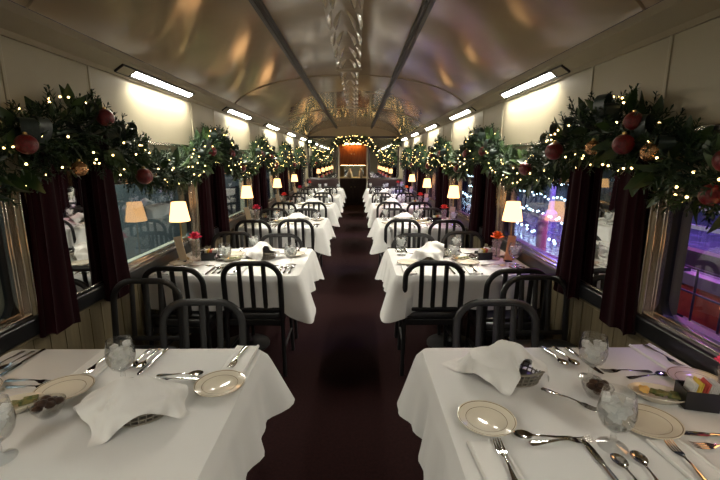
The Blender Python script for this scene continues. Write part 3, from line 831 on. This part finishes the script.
sp((-1.285, 1.58), (-1.285, 1.41), 'spoon beside the knife at the window far seat of the nearest left table')
sp((-1.325, 1.58), (-1.328, 1.41), 'spoon closest to the window on the nearest left table')
fk((-1.20, 1.347), (-1.02, 1.335), 'dessert fork lying crosswise near the window on the nearest left table')
sp((-1.17, 1.302), (-1.005, 1.300), 'dessert spoon lying crosswise near the window on the nearest left table')
pl(-1.25, 1.26, 'banded bread plate by the window on the nearest left table')
# --- nearest right table
pl(.483, 1.10, 'banded bread plate at the aisle side of the nearest right table')
pl(.968, 1.085, 'banded bread plate behind the large front goblet on the nearest right table', 1.1)
pl(1.315, 1.315, 'banded bread plate by the window on the nearest right table')
put(BASK, 'bread_basket', .645, 1.365, -.25, 'wire bread basket under a napkin on the nearest right table', 'basket', 'bread baskets')
solo('basket_napkin', BCL[1], 'white napkin thrown over the bread basket on the nearest right table', 'napkin', 'napkins over baskets', loc=(.640, 1.368, TZ), rz=-.55)
gb(.807, .992, 'iced water goblet in front of the bread plate on the nearest right table')
gb(.95, 1.352, 'iced water goblet near the far edge of the nearest right table')
put(BOWL, 'condiment_bowl', .905, 1.235, 0, 'small glass bowl of dark brown cups between the goblets on the nearest right table', 'bowl', 'bowls of brown cups')
put(BUT, 'butter_dish', 1.105, 1.22, -.35, 'oval dish of butter and green wrapped pats on the nearest right table', 'dish', 'oval butter dishes')
put(CAD, 'sugar_caddy', 1.205, 1.185, -.25, 'black caddy of sugar packets beside the pink rose on the nearest right table', 'caddy', 'sugar caddies', scale=(.82, .95, 1.05))
put(VASE['pinkflower'], 'flower_vase', 1.285, 1.17, 0, 'glass vase with a pink rose on the nearest right table', 'vase', 'flower vases')
fk((.755, 1.262), (.850, 1.165), 'fork lying slantwise beside the covered basket on the nearest right table')
sp((.888, 1.60), (.905, 1.44), 'spoon farthest from the window behind the far goblet on the nearest right table')
sp((.935, 1.60), (.948, 1.44), 'spoon beside the knife behind the far goblet on the nearest right table')
kn((.985, 1.60), (1.01, 1.36), 'knife behind the far goblet on the nearest right table')
fk((1.20, 1.392), (1.03, 1.40), 'dessert fork lying crosswise near the window on the nearest right table')
sp((1.08, 1.345), (1.26, 1.37), 'dessert spoon lying crosswise near the window on the nearest right table')
np_(1.325, 1.50, .05, 'folded napkin in the far window corner of the nearest right table')
fk((1.325, 1.60), (1.34, 1.41), 'fork on the napkin in the far window corner of the nearest right table', NZ)
fk((.575, 1.000), (.765, 1.018), 'dessert fork lying crosswise before the aisle plate on the nearest right table')
sp((.715, 1.020), (.545, 1.035), 'dessert spoon lying crosswise before the aisle plate on the nearest right table')
np_(.455, .895, .06, 'folded napkin at the near aisle corner of the nearest right table')
fk((.476, .815), (.482, 1.005), 'fork on the napkin at the near aisle corner of the nearest right table', NZ)
kn((.735, .81), (.738, 1.005), 'knife before the large front goblet on the nearest right table')
sp((.782, .78), (.786, .955), 'spoon beside the knife before the large front goblet on the nearest right table')
sp((.83, .79), (.848, .965), 'spoon closer to the front napkin before the large goblet on the nearest right table')
np_(.975, .90, .08, 'folded napkin at the near window seat of the nearest right table')
fk((.945, .81), (.968, .998), 'fork on the napkin at the near window seat of the nearest right table', NZ)
kn((1.22, 1.02), (1.035, 1.045), 'knife lying crosswise at the near window seat of the nearest right table')
fk((1.21, .975), (1.04, .99), 'dessert fork lying crosswise at the near window seat of the nearest right table')

# --- the other tables, laid the same way
flow = {-1: ['', 'pinkflower', 'pinkflower', 'redflower', 'pinkflower', 'redflower'], 1: ['', 'orangeflower', 'redflower', 'redflower', 'orangeflower', 'redflower']}
flow_n = {'pinkflower': 'pink', 'redflower': 'coral red', 'orangeflower': 'orange'}
for s in (-1, 1):
    for k in range(1, NT):
        tn = '%s %s table' % (ORD[k], side(s)); y0 = TY[k]
        for face in (1, -1):
            for xc, pos in ((s*(XI[s]+.285), 'aisle'), (s*1.115, 'window')):
                st = '%s %s place on the %s' % ('near' if face > 0 else 'far', pos, tn)
                def L(dx, dy): return (xc+face*dx, y0-face*TH+face*dy)
                rz = 0 if face > 0 else PI
                gx, gy = L(.185, .28+R.uniform(-.02, .02)); gb(gx, gy, 'iced water goblet at the %s' % st)
                px, py = L(-.165, .30); 
                if k < 5: pl(px, py, 'banded bread plate at the %s' % st)
                nx_, ny_ = L(-.18, .13); np_(nx_, ny_, rz+R.uniform(-.06, .06), 'folded napkin at the %s' % st)
                if k < 3:
                    fk(L(-.18, .04), L(-.175, .22), 'fork on the napkin at the %s' % st, NZ)
                    kn(L(.13, .02), L(.128, .22), 'knife at the %s' % st)
                    sp(L(.17, .03), L(.168, .20), 'inner spoon at the %s' % st); sp(L(.21, .03), L(.208, .20), 'outer spoon at the %s' % st)
                    fk(L(-.07, .25), L(.10, .25), 'dessert fork at the %s' % st)
        bx = s*.70
        if k < 5:
            put(BASK, 'bread_basket', bx, y0+.06, .3*s, 'wire bread basket under a napkin on the %s' % tn, 'basket', 'bread baskets')
            solo('basket_napkin', BCL[k % 3], 'white napkin thrown over the bread basket on the %s' % tn, 'napkin', 'napkins over baskets', loc=(bx, y0+.06, TZ), rz=.3*s)
        fc = flow[s][k]
        put(VASE[fc], 'flower_vase', s*1.215, y0-.005, 0, 'glass vase with a %s rose on the %s' % (flow_n[fc], tn), 'vase', 'flower vases', scale=(1.25, 1.25, 1.2))
        mc = 'menu_o' if (s > 0 and k == 1) else 'menu'
        put(MENU[mc], 'menu_card', s*1.29, y0-.07, 0, '%s menu card leaning by the lamp on the %s' % ('orange' if mc == 'menu_o' else 'cream', tn), 'menu card', 'menu cards', rot=(0, -.22 if s < 0 else .12, .25*s))
        if k < 4:
            put(BOWL, 'condiment_bowl', s*1.02, y0-.03, 0, 'small bowl of dark brown cups on the %s' % tn, 'bowl', 'bowls of brown cups')
            put(CAD, 'sugar_caddy', s*1.12, y0+.02, .2, 'black caddy of sugar packets on the %s' % tn, 'caddy', 'sugar caddies')
        if k < 3: put(BUT, 'butter_dish', s*.92, y0-.03, .3, 'oval butter dish on the %s' % tn, 'dish', 'oval butter dishes')

# ------------------------------------------------------------------ garlands
def rot_to(d):
    return Vector(d).to_track_quat('Z', 'Y').to_matrix().to_4x4()
def g_path(y):   # local y from -1 to 1 about the pier; returns centre (x from wall, z) and radius
    c = math.cos(PI*y/2)**2
    return (.082+.008*c, 1.45+.235*c - .03*math.sin(PI*y)**2, .085+.062*c)
def twig(m, M, L, r, mi=0):
    nn = 16
    for i in range(nn):
        t = .12+.88*i/nn; a = i*2.4
        l = .045*(1.15-.75*t)*r.uniform(.8, 1.2)
        d = Vector((math.cos(a)*.8, math.sin(a)*.8, .62)).normalized(); b = Vector((0, 0, t*L)); sd = d.cross(Vector((0, 0, 1))).normalized()*.0042
        m.add([M @ (b-sd*.6), M @ (b+sd*.6), M @ (b+d*l*.6+sd), M @ (b+d*l), M @ (b+d*l*.6-sd)], [(0, 1, 2, 3, 4)], mi)
    m.tube([M @ Vector((0, 0, 0)), M @ Vector((0, 0, L))], .0016, 4, mi)
def leaf(m, M, L, w, mi=0):
    vs = []; fs = []
    for j in range(6):
        t = j/5; h = w*math.sin(PI*min(.97, .08+.92*t**.85))
        for q in (-1, 0, 1): vs.append(M @ Vector((q*h, .22*h*abs(q)-.25*L*t*t, t*L)))
    for j in range(5):
        for q in (0, 1): a = j*3+q; fs.append((a, a+1, a+4, a+3))
    m.add(vs, fs, mi)
def strip_loop(m, c, R_, w, axis, r):
    # one ribbon loop
    N = 18; vs = []; fs = []; M = Matrix.Translation(c) @ rot_to(axis)
    for i in range(N+1):
        a = 2*PI*i/N*.86+.4; rr = R_*(.55+.45*math.sin(a/2))
        for q in (-1, 1): vs.append(M @ Vector((q*w*(.5+.5*math.sin(a/2)), rr*math.cos(a)*.6, R_*.9+rr*math.sin(a))))
    for i in range(N): fs.append((2*i, 2*i+1, 2*i+3, 2*i+2))
    m.add(vs, fs)
def garland_kind(seed, path=g_path, y0=-1., y1=1., n=640, ribbons=True):
    r = random.Random(seed); m = MB(); lf = MB(); rb = MB()
    for i in range(n):
        y = r.uniform(y0, y1)*.999
        x, z, rad = path(y)
        a = r.random()*2*PI; q = rad*math.sqrt(r.random())*.75
        p = Vector((x+q*math.cos(a)*.55, y, z+q*math.sin(a)))
        d = Vector((math.cos(a)*.42+.08, r.uniform(-.9, .9), math.sin(a)*.9)).normalized()
        if p.x+d.x*.09 < .02: d.x = abs(d.x)*.3
        if i % 4 == 0: leaf(lf, Matrix.Translation(p+d*.03) @ rot_to(d) @ Matrix.Rotation(r.random()*6, 4, 'Z'), r.uniform(.08, .12), r.uniform(.020, .030))
        else: twig(m, Matrix.Translation(p) @ rot_to(d), r.uniform(.09, .155), r)
    st = MB(); N = 30
    st.tube([(path(y0+(y1-y0)*i/N)[0], y0+(y1-y0)*i/N, path(y0+(y1-y0)*i/N)[1]) for i in range(N+1)], .012, 6)
    K = []
    K += [('stem', st.mesh('stem', 'wire'), None, 0, None), ('needles', m.mesh('needles', 'needle', False), None, 0, None), ('broad_leaves', lf.mesh('broad_leaves', 'magnolia'), None, 0, 'broad glossy leaves')]
    for q in (m, lf): q.v = [(max(.006, p[0]), p[1], p[2]) for p in q.v]
    if ribbons:
        for c in (-.42, -.1, .28):
            x, z, rad = path(c)
            for j in range(3):
                rb = MB(); strip_loop(rb, Vector((x+.02, c+.03*j, z+rad*.2)), r.uniform(.07, .10), .032, Vector((.3, r.uniform(-1, 1), r.uniform(.1, 1))), r)
                rb.v = [(max(.008, p[0]), p[1], p[2]) for p in rb.v]
                K.append(('ribbon_loop', rb.mesh('ribbon_loop', 'ribbon'), None, 0, 'dark green mesh ribbon'))
    return K
GK = [garland_kind(21), garland_kind(22), garland_kind(23)]
bulb_me = MB().ball((0, 0, 0), .0052, 8).mesh('bulb', 'bulb')
def lights(e, pts, bs=1.):
    wire = MB().tube(pts, .0016, 4)
    solo('wire', wire.mesh('wire', 'wire'), parent=e)
    for p in pts[1:-1]: solo('bulb', bulb_me, parent=e, loc=p, scale=(bs,)*3)
ball_big = [('ball', MB().ball((0, 0, 0), .050, 24).mesh('ball', 'red'), None, 0, None), ('cap', MB().lathe([(.010, .048), (.010, .058), (.003, .062)], 12).mesh('cap', 'brass'), None, 0, None)]
ball_cu = [('ball', MB().ball((0, 0, 0), .036, 16).mesh('ball', 'copper'), None, 0, None), ('cap', MB().lathe([(.008, .034), (.008, .043), (.003, .046)], 12).mesh('cap', 'brass'), None, 0, None)]
for s in (-1, 1):
    for k, p in enumerate(PY):
        where = 'over the %s curtain pair on the %s wall' % (PORD[k], side(s))
        flip = 0 if s < 0 else PI
        inst(GK[(k+(s > 0 and k == 0)) % 3], 'christmas_garland', (s*XW, p, 0), 0, 'evergreen garland with dark ribbon swagged %s' % where, 'garland', 'evergreen garlands', scale=(-s, 1, 1))
        e = empty('string_lights', (s*XW, p, 0), flip, 'warm fairy lights in the garland %s' % where, 'string lights', 'fairy lights in the garlands')
        rr = random.Random(50+k+10*s); pts = []; N = (60, 60, 64, 64, 64)[k]
        for i in range(N):
            y = -1+2*(i+.5)/N; x, z, rad = g_path(y); a = rr.uniform(-1.9, 1.9)
            pts.append((x+(rad*.85+.02)*math.cos(a)*.9, y, z+(rad*1.05+.01)*math.sin(a)))
        lights(e, pts)
def baub(x, y, z, lab, kind=ball_big, sc_=1., nm='red_bauble'):
    inst(kind, nm, (x, y, z), 0, lab, 'bauble', 'baubles in the garlands', scale=(sc_,)*3)
b_ = 'red bauble in the %s %s garland, %s'
baub(-1.21, 1.62, 1.60, b_ % ('nearest', 'left', 'over the near curtain'), sc_=.78)
baub(-1.215, 2.16, 1.755, b_ % ('nearest', 'left', 'high over the far curtain'), sc_=.85)
baub(-1.25, 2.55, 1.44, b_ % ('nearest', 'left', 'low at its far end'))
baub(-1.24, 1.95, 1.50, 'copper twig ball in the nearest left garland between the curtains', ball_cu, nm='twig_ball')
baub(1.215, 1.735, 1.605, b_ % ('nearest', 'right', 'over the near curtain'), sc_=.85)
baub(1.245, 1.735, 1.70, b_ % ('nearest', 'right', 'above the bauble over the near curtain'), sc_=.75)
baub(1.225, 2.36, 1.59, b_ % ('nearest', 'right', 'over the far curtain'))
baub(1.275, 1.34, 1.425, b_ % ('nearest', 'right', 'lowest at its near end'), sc_=.72)
baub(1.275, 1.30, 1.54, b_ % ('nearest', 'right', 'above the lowest near one'), sc_=.8)
baub(1.25, 2.80, 1.48, b_ % ('nearest', 'right', 'low at its far end'), sc_=.9)
baub(1.25, 2.02, 1.60, 'copper twig ball in the nearest right garland between the curtains', ball_cu, nm='twig_ball')
baub(1.25, 1.62, 1.57, 'copper twig ball in the nearest right garland at its near end', ball_cu, nm='twig_ball')
for s in (-1, 1):
    for k in range(1, 5):
        for dy, dz, w in ((-.3, .0, 'over the near curtain'), (.28, -.02, 'over the far curtain'), (.65, -.05, 'low at its far end')):
            baub(s*1.268, PY[k]+dy, g_path(dy)[1]+dz, b_ % (PORD[k], side(s), w), sc_=.95)
# garland along the end wall
def e_path(x):
    return (.06, 2.07 - .42*math.sin(PI*min(1, max(0, (abs(x+.035)-.42)/.93)))**2 if abs(x+.035) > .42 else 2.09+.02*math.cos(x*6), .10)
EK = garland_kind(31, e_path, -1.36, 1.36, 640, False)
e = inst(EK, 'christmas_garland', (0, Y1-.03, 0), -PI/2, 'evergreen garland swagged across the end wall mirrors', 'garland')
e = empty('string_lights', (0, Y1-.03, 0), -PI/2, 'warm fairy lights in the garland across the end wall', 'string lights')
rr = random.Random(77); pts = []
for i in range(96):
    y = -1.34+2.68*(i+.5)/96; x, z, rad = e_path(y); a = rr.uniform(-2, 2); pts.append((x+.03+.10*abs(math.cos(a)), y, z+.12*math.sin(a)))
lights(e, pts, 1.8)

# ------------------------------------------------------------------ outside, right: lit street
solo('ground', MB().box(1.62, 40, -12, 60, -.45, -.3).mesh('ground', 'asphalt', False), kind='structure')
solo('ground_siding', MB().box(-40, -1.62, -12, 60, -1.0, -.9).mesh('ground_siding', 'asphalt', False), kind='structure')
# orange barrier with pale rail
for k, (y0, y1) in enumerate(((.2, 3.9),)):
    e = empty('street_barrier', (3.15, y0, -.3), 0, 'orange street barrier with pale top rail outside the %s right window' % ORD[k], 'barrier')
    solo('board', MB().box(-.04, .04, 0, y1-y0, .42, .70).mesh('board', 'orange_barrier', False), parent=e, bevel=.01)
    solo('rail', MB().box(-.05, .05, 0, y1-y0, .72, .83).mesh('rail', 'grey_rail', False), parent=e, bevel=.01)
    for yy in (.3, y1-y0-.3):
        solo('post', MB().box(-.03, .03, yy-.04, yy+.04, 0, .86).mesh('post', 'steel_dark', False), parent=e)
    solo('foot_board', MB().box(-.2, .2, .2, y1-y0-.2, 0, .06).mesh('foot_board', 'steel_dark', False), parent=e)
# mesh fence in front of the barrier
e = empty('mesh_fence', (2.75, .0, -.3), 0, 'dark wire mesh fence outside the right windows', 'fence')
m = MB()
for i in range(16): m.tube([(0, .25*i, .05), (0, .25*i, 1.0)], .009, 5)
for z in (.05, .3, .55, .8, 1.0): m.tube([(0, 0, z), (0, 3.75, z)], .009, 5)
solo('mesh_panel', m.mesh('mesh_panel', 'steel_dark'), parent=e)
for y in (0, 1.9, 3.75): solo('post', MB().tube([(0, y, 0), (0, y, 1.1)], .022, 8).mesh('post', 'steel_dark'), parent=e)
# steel gallery / footbridge beams behind
e = empty('street_gantry', (4.6, 0, -.3), 0, 'purple-lit steel gantry with slanting brace outside the nearest right window', 'gantry')
solo('beam', MB().box(-.75, -.60, -1, 7.2, .66, .84).mesh('beam', 'steel_dark', False), parent=e)
for z in (.94, 1.19, 1.5): solo('rail', MB().box(-.03, .03, -1, 7.2, z, z+.05).mesh('rail', 'post', False), parent=e)
solo('brace', MB().tube([(-.1, 5.85, .30), (-.1, 5.05, 1.9)], .05, 8).mesh('brace', 'post'), parent=e)
for y in (-.9, 7.1): solo('post', MB().tube([(0, y, 0), (0, y, 2.6)], .06, 8).mesh('post', 'post'), parent=e)
for y in (-.9, 3., 7.1): solo('tie', MB().box(-.7, 0, y-.04, y+.04, .70, .78).mesh('tie', 'steel_dark', False), parent=e)
for k, (x, y) in enumerate(((5.2, 8.2), (6.2, 12.5), (7.0, 17.5))):
    e = empty('street_post', (x, y, -.3), 0, '%s violet-lit street post outside the right windows' % ['nearest', 'middle', 'farthest'][k], 'post', 'street posts outside')
    solo('shaft', MB().tube([(0, 0, 0), (0, 0, 3.6)], .09, 12).mesh('shaft', 'post'), parent=e); solo('base', MB().lathe([(.2, 0), (.2, .2), (.1, .3)], 12).mesh('base', 'post'), parent=e)
e = empty('street_bollard', (3.55, 7.35, -.3), 0, 'short blue-violet lit bollard outside the second right window', 'bollard')
solo('shaft', MB().lathe([(.11, 0), (.09, .05), (.09, .78), (.07, .84), (.0001, .86)], 20).mesh('shaft', 'post'), parent=e); solo('collar', MB().lathe([(.098, .66), (.098, .72)], 20).mesh('collar', 'grey_rail'), parent=e)
# festoon lights: bulb strings running away along the street
fb = MB().ball((0, 0, 0), .028, 8).mesh('bulb', 'whitebulb')
for k, (xa, ya, za, xb, yb2, zb, n, lab) in enumerate(((4.15, 7.6, -.12, 5.6, 22, -.05, 64, 'low kerbside'), (4.9, 8.5, .12, 6.2, 22, .2, 60, 'second lowest'), (5.2, 9, .55, 6.6, 24, .7, 60, 'second highest'), (5.6, 8, .85, 7.4, 26, 1.1, 60, 'highest'))):
    e = empty('festoon_lights', (0, 0, 0), 0, '%s string of cool white festoon bulbs outside the right windows' % lab, 'festoon lights', 'festoon lights outside')
    pts = [(xa+(xb-xa)*i/n+R.uniform(-.04, .04), ya+(yb2-ya)*i/n, za+(zb-za)*i/n-.05*abs(math.sin(i*.6))+R.uniform(-.04, .04)) for i in range(n+1)]
    solo('cable', MB().tube(pts, .006, 4).mesh('cable', 'steel_dark'), parent=e)
    for p in pts: solo('bulb', fb, parent=e, loc=p)
# buildings across the street
for k, (x, y, w, d, h) in enumerate(((17, -2, 6, 12, 8), (19, 14, 6, 14, 9), (20, 34, 6, 20, 10))):
    e = empty('street_building', (x, y, -.3), 0, 'night building with pale lit windows, %s one across the street on the right' % ['nearest', 'middle', 'farthest'][k], 'building', 'buildings across the street')
    solo('facade', MB().box(-w/2, w/2, -d/2, d/2, 0, h).mesh('facade', 'bldg', False), parent=e)
    for i in range(int(d/2)):
        for z in (1., 3.6, 6.2):
            if R.random() < .7: solo('window', MB().box(-.03, .03, -.6, .6, 0, 1.3).mesh('window', 'bldgwin', False), parent=e, loc=(-w/2-.03, -d/2+1+2*i, z))
def spot(name, loc, rgb, w, size, rot=(0, 0, 0)):
    l = bpy.data.lights.new(name, 'AREA'); l.color = rgb; l.energy = w; l.size = size
    o = bpy.data.objects.new(name, l); link(o); o.location = loc; o.rotation_euler = rot
spot('violet_floodlight', (3.6, 2.5, 4.5), (.55, .30, 1.), 80, .8)
spot('blue_floodlight', (6, 10, 4.5), (.26, .14, 1.), 900, 1.0)
spot('red_floodlight', (4.6, 6.5, 3.2), (1., .14, .40), 220, .5)
spot('street_blue_floodlight', (11, 20, 6), (.3, .4, 1.), 260, 1.5)

# ------------------------------------------------------------------ outside, left: a neighbouring coach on the next track
e = empty('railway_coach', (-4.6, 7, -.9), 0, 'dark grey-green railway coach standing beyond the left windows', 'railway coach')
solo('body', MB().box(-1.4, 1.4, -12, 16, .6, 3.9).mesh('body', 'coach', False), parent=e, bevel=.15)
for i in range(12):
    solo('window', MB().box(-.02, .02, -.65, .65, 1.75, 2.6).mesh('window', 'coachwin', False), parent=e, loc=(1.41, -10.5+2*i, 0))
solo('underframe', MB().box(-1.0, 1.0, -11, 15, .1, .6).mesh('underframe', 'steel_dark', False), parent=e)
spot('coach_fill_light', (-2.3, 4, 5.0), (.85, .97, .95), 650, .6)  # added fill that brightens the coach beyond the left windows

# ------------------------------------------------------------------ lamp bulbs as real lights
for s in (-1, 1):
    for k in range(NT-1):
        l = bpy.data.lights.new('lamp_glow', 'POINT'); l.color = (1., .62, .32); l.energy = 3.6; l.shadow_soft_size = .02
        o = bpy.data.objects.new('lamp_glow', l); link(o); o.location = (s*1.335, TY[k]+.02, .743+.365)

# ------------------------------------------------------------------ world, camera, view
w = bpy.data.worlds.new('night'); sc.world = w; w.use_nodes = True
bg = w.node_tree.nodes['Background']; bg.inputs[0].default_value = (.02, .022, .05, 1); bg.inputs[1].default_value = .6
cd = bpy.data.cameras.new('camera'); cam = bpy.data.objects.new('camera', cd); link(cam)
cd.sensor_width = 36; cd.lens = 20; cd.clip_start = .03; cd.clip_end = 200
cam.location = (.085, 0, 1.54); cam.rotation_euler = (PI/2-math.radians(11.31), 0, math.radians(-.42))
sc.camera = cam
vs_ = sc.view_settings
vs_.view_transform = 'Standard'; vs_.look = 'None'; vs_.exposure = .15; vs_.gamma = 1; vs_.use_curve_mapping = False
sc.cycles.use_denoising = True
sc.cycles.max_bounces = 8; sc.cycles.transparent_max_bounces = 16
sc.cycles.sample_clamp_indirect = 4
